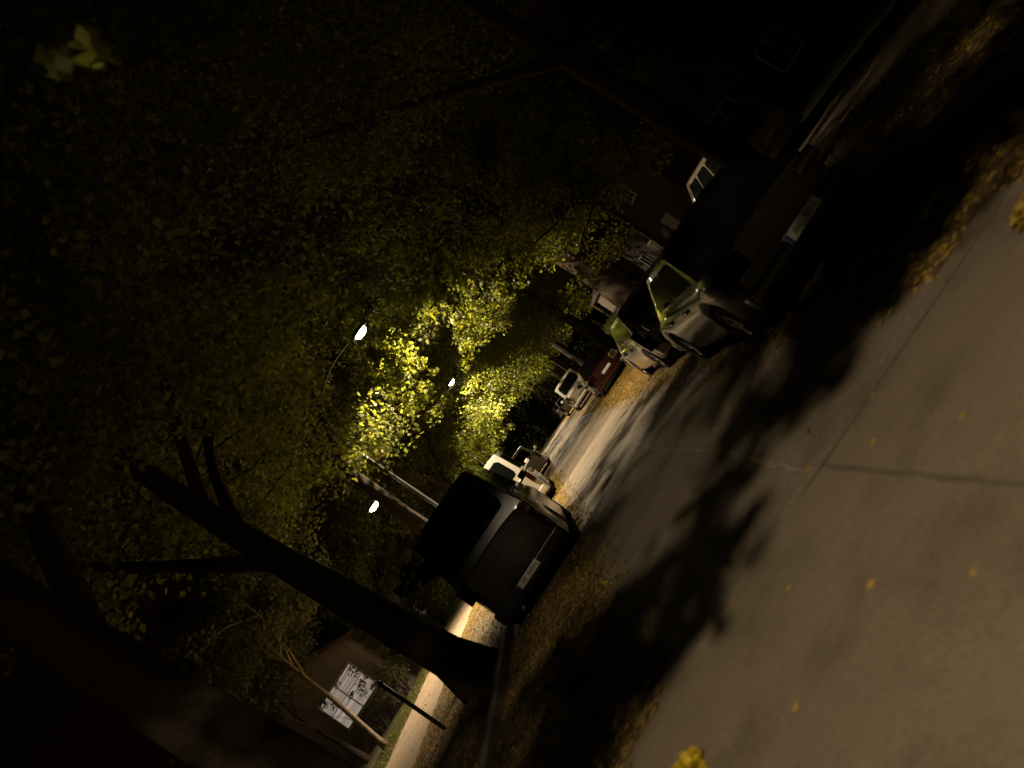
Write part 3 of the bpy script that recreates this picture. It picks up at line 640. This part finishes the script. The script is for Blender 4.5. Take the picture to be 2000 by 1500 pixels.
make_car('black_van', 'large tall black van parked on the left, its rear facing the camera', (-1.86, 12.0, -.002), R(.5), m_blackv, 4.9, 1.86, 2.16, 1.18, [(0, 1.18), (3.7, 1.16), (4.7, .98), (4.9, .86)], yb=(.02, 4.05), yr=(.22, 2.95), wr=.62, wheel=.34, wheels=(.95, 3.95), tail='high', plate='HI  NRN', plate_z=(-.02, .42), panes=3, antenna=True, cat='van', group=KERB)
make_car('white_van', 'white van parked ahead of the black van on the left', (-2.05, 23.4, -.002), 0, m_white, 4.8, 1.9, 2.25, 1.15, [(0, 1.15), (3.7, 1.12), (4.8, .92)], yb=(.03, 4.0), yr=(.15, 3.1), wr=.66, wheel=.35, wheels=(.95, 3.9), tail='tall', plate='blank', plate_z=.7, panes=2, cat='van', group=KERB)
make_car('white_hatchback', 'small white hatchback farther along the left kerb beyond the white van', (-1.72, 41, -.002), 0, m_white, 4.2, 1.8, 1.85, 1.02, [(0, 1.02), (3.1, 1.0), (4.2, .8)], yb=(.04, 3.3), yr=(.25, 2.4), wheels=(.75, 3.4), tail='tall', plate='blank', plate_z=.7, group=KERB)
make_car('beige_minivan', 'beige minivan standing in the driveway at the far right', (8.45, 17.2, .12), R(4), m_cream, 4.6, 1.86, 1.70, .98, [(0, .98), (3.5, .98), (4.6, .8)], yb=(.05, 3.7), yr=(.4, 2.8), wr=.60, wheels=(.85, 3.6), tail='tall', plate='blank', plate_z=.7, panes=3, cat='minivan')
make_car('dark_red_hatchback', 'dark red hatchback standing in a left front garden, half hidden behind the black van', (-11.6, 46.5, .11), R(80), m_maroon, 4.1, 1.74, 1.5, .95, hatch, yb=(.05, 3.2), yr=(.42, 2.2), wheels=(.72, 3.35), tail='tall', cat='car')
make_car('pale_van', 'pale van in a left front garden next to the dark red hatchback', (-12.8, 43.2, .11), R(2), m_white, 4.6, 1.85, 1.9, 1.1, [(0, 1.1), (3.5, 1.1), (4.6, .9)], yb=(.03, 3.8), yr=(.15, 3.0), wr=.64, wheels=(.85, 3.7), tail='tall', panes=2, cat='van')

# thin post in front of the footway
pr = empty('bollard', (-4.75, 12.6, .1)); bm = bmesh.new(); tube(bm, [(0, 0, 0), (0, 0, 1.27)], .036, 12); link('post', bm, m_plastic, pr)
bm = bmesh.new(); tube(bm, [(0, 0, 1.25), (0, 0, 1.29), (0, 0, 1.33)], [.046, .05, .02], 12); link('cap', bm, m_plastic, pr)
tag(pr, 'thin dark bollard standing in front of the lit left footway', 'bollard')

# ---------------------------------------------------------------- litter and grass
def scatter(areas, seed, size, m, name, label, cat, lift=.012):
    rs = np.random.RandomState(seed); P = []
    for x0, x1, y0, y1, n, z in areas:
        P.append(np.stack([rs.uniform(x0, x1, n), rs.uniform(y0, y1, n), np.full(n, z + lift)], 1))
    p = np.concatenate(P); n = len(p); th = rs.rand(n) * 6.283; s = size * rs.uniform(.5, 1.2, n)[:, None]
    nr = np.stack([rs.normal(0, .25, n), rs.normal(0, .25, n), np.ones(n)], 1); nr /= np.linalg.norm(nr, axis=1)[:, None]
    ax = np.stack([np.cos(th), np.sin(th), np.zeros(n)], 1); ax -= (ax * nr).sum(1)[:, None] * nr; bx = np.cross(nr, ax)
    V = np.stack([p - ax * s * .5, p + bx * s * .34 + nr * s * .12, p + ax * s * .5, p - bx * s * .34 + nr * s * .12], 1).reshape(-1, 3)
    return tag(np_mesh(name, V, np.arange(4 * n).reshape(-1, 4), m), label, cat, kind='stuff')
scatter([(2.0, 4.15, 4.8, 40, 9000, 0), (-3, -.85, 4.8, 45, 8000, 0), (-5.9, -3.15, 5, 40, 10000, .115), (4.3, 7, 5, 40, 8000, .115), (1.75, 2.15, 5, 30, 700, 0), (-1.0, -.6, 5, 30, 700, 0), (-3, -1.3, 3.2, 4.7, 500, 0), (2.7, 4.1, 3.2, 4.7, 300, 0), (-.9, 2, 5, 40, 160, 0), (-9.3, -6.3, 12, 40, 300, .124)], 9, .075, m_fallen, 'leaf_litter', 'brown and yellow fallen leaves covering the parking strips and verges', 'leaf litter')
def blades(areas, seed, h):
    rs = np.random.RandomState(seed); P = []
    for x0, x1, y0, y1, n, z in areas: P.append(np.stack([rs.uniform(x0, x1, n), rs.uniform(y0, y1, n), np.full(n, z)], 1))
    p = np.concatenate(P); n = len(p); th = rs.rand(n) * 6.283; hh = h * rs.uniform(.4, 1.2, n)
    d = np.stack([np.cos(th), np.sin(th), np.zeros(n)], 1) * .006 * 2; l = rs.normal(0, .02, (n, 3)); l[:, 2] = hh
    V = np.stack([p - d, p + d, p + l], 1).reshape(-1, 3)
    return tag(np_mesh('grass', V, np.arange(3 * n).reshape(-1, 3), m_grass), 'short rough grass beside the footways', 'grass', kind='stuff')
blades([(-10.6, -8.95, 12, 45, 22000, .11), (9.35, 10.6, 10, 40, 12000, .11), (5.8, 7.0, 8, 40, 14000, .11), (-9.0, -8.5, 12, 40, 5000, .12)], 4, .09)
def pile(x, y, rx, ry, n, seed, label, mt=None):
    rs = np.random.RandomState(seed); th = rs.rand(n) * 6.283; q = rs.rand(n) ** .6
    p = np.stack([x + rx * q * np.cos(th), y + ry * q * np.sin(th), .008 + .03 * (1 - q ** 2) * rs.rand(n)], 1)
    s_ = .065 * rs.uniform(.5, 1.2, n)[:, None]; a = rs.rand(n) * 6.283; nr = np.stack([rs.normal(0, .3, n), rs.normal(0, .3, n), np.ones(n)], 1); nr /= np.linalg.norm(nr, axis=1)[:, None]
    ax = np.stack([np.cos(a), np.sin(a), np.zeros(n)], 1); ax -= (ax * nr).sum(1)[:, None] * nr; bx = np.cross(nr, ax)
    V = np.stack([p - ax * s_ * .5, p + bx * s_ * .36 + nr * s_ * .15, p + ax * s_ * .5, p - bx * s_ * .36 + nr * s_ * .15], 1).reshape(-1, 3)
    tag(np_mesh('leaf_pile', V, np.arange(4 * n).reshape(-1, 4), mt or m_pile), label, 'leaf pile')
m_pile = leaf_mat('yellow_leaf_pile', (.42, .28, .02), (.72, .55, .05), (1, 1, .5), .15, .9)
pile(-1.0, 3.78, .17, .2, 260, 61, 'bright yellow heap of fallen leaves at the bottom edge of the picture')
pile(2.5, 3.95, .28, .22, 420, 62, 'golden heap of fallen leaves on the road at the right edge of the picture', m_fallen)
# single leaves lying on the road
bm = bmesh.new(); pts = [(0, -.5), (.16, -.22), (.42, -.12), (.26, .1), (.30, .34), (.1, .26), (0, .55), (-.1, .26), (-.32, .32), (-.26, .08), (-.42, -.14), (-.15, -.22)]
c = bm.verts.new((0, 0, .0)); vs = [bm.verts.new((x, y, .10 + .06 * math.sin(i * 2.1))) for i, (x, y) in enumerate(pts)]
for i in range(12): bm.faces.new((c, vs[i], vs[(i + 1) % 12]))
m_yl = mat('yellow_leaf', (.50, .40, .06), .6, noise=(.4, .24, .04)); m_pl = mat('pale_leaf', (.55, .46, .30), .6, noise=(.4, .3, .15))
first = link('fallen_leaf', bm, m_yl, None, False)
spots = [(.24, 3.27, .075, 'yellow fallen leaf lying alone in the middle of the near road'), (.93, 4.1, .06, 'fallen leaf on the near road just beyond the cross joint'), (1.08, 3.4, .05, 'small yellow leaf in the upper right part of the near road'), (.72, 4.75, .06, 'pale leaf where the two road joints meet'),
         (.05, 4.0, .05, 'small pale leaf on the near road below the joint crossing'), (-.35, 3.25, .06, 'pale leaf near the bottom edge of the picture'), (.42, 2.7, .04, 'tiny leaf fragment at the right edge of the near road'), (1.25, 4.5, .05, 'leaf lying on the cross joint to the right'), (-.62, 6.1, .09, 'curled pale leaf on the shaded road left of centre'), (-.75, 6.7, .09, 'bright curled leaf next to the left parking strip'), (1.5, 5.6, .07, 'dull leaf on the shaded road by the black sedan')]
for i, (x, y, s, lb) in enumerate(spots):
    o = first if i == 0 else first.copy()
    if i: C.objects.link(o)
    o.location = (x, y, .003); o.scale = (s, s, s * .5); o.rotation_euler = (0, 0, i * 1.7); tag(o, lb, 'leaf', 'single leaves on the road')
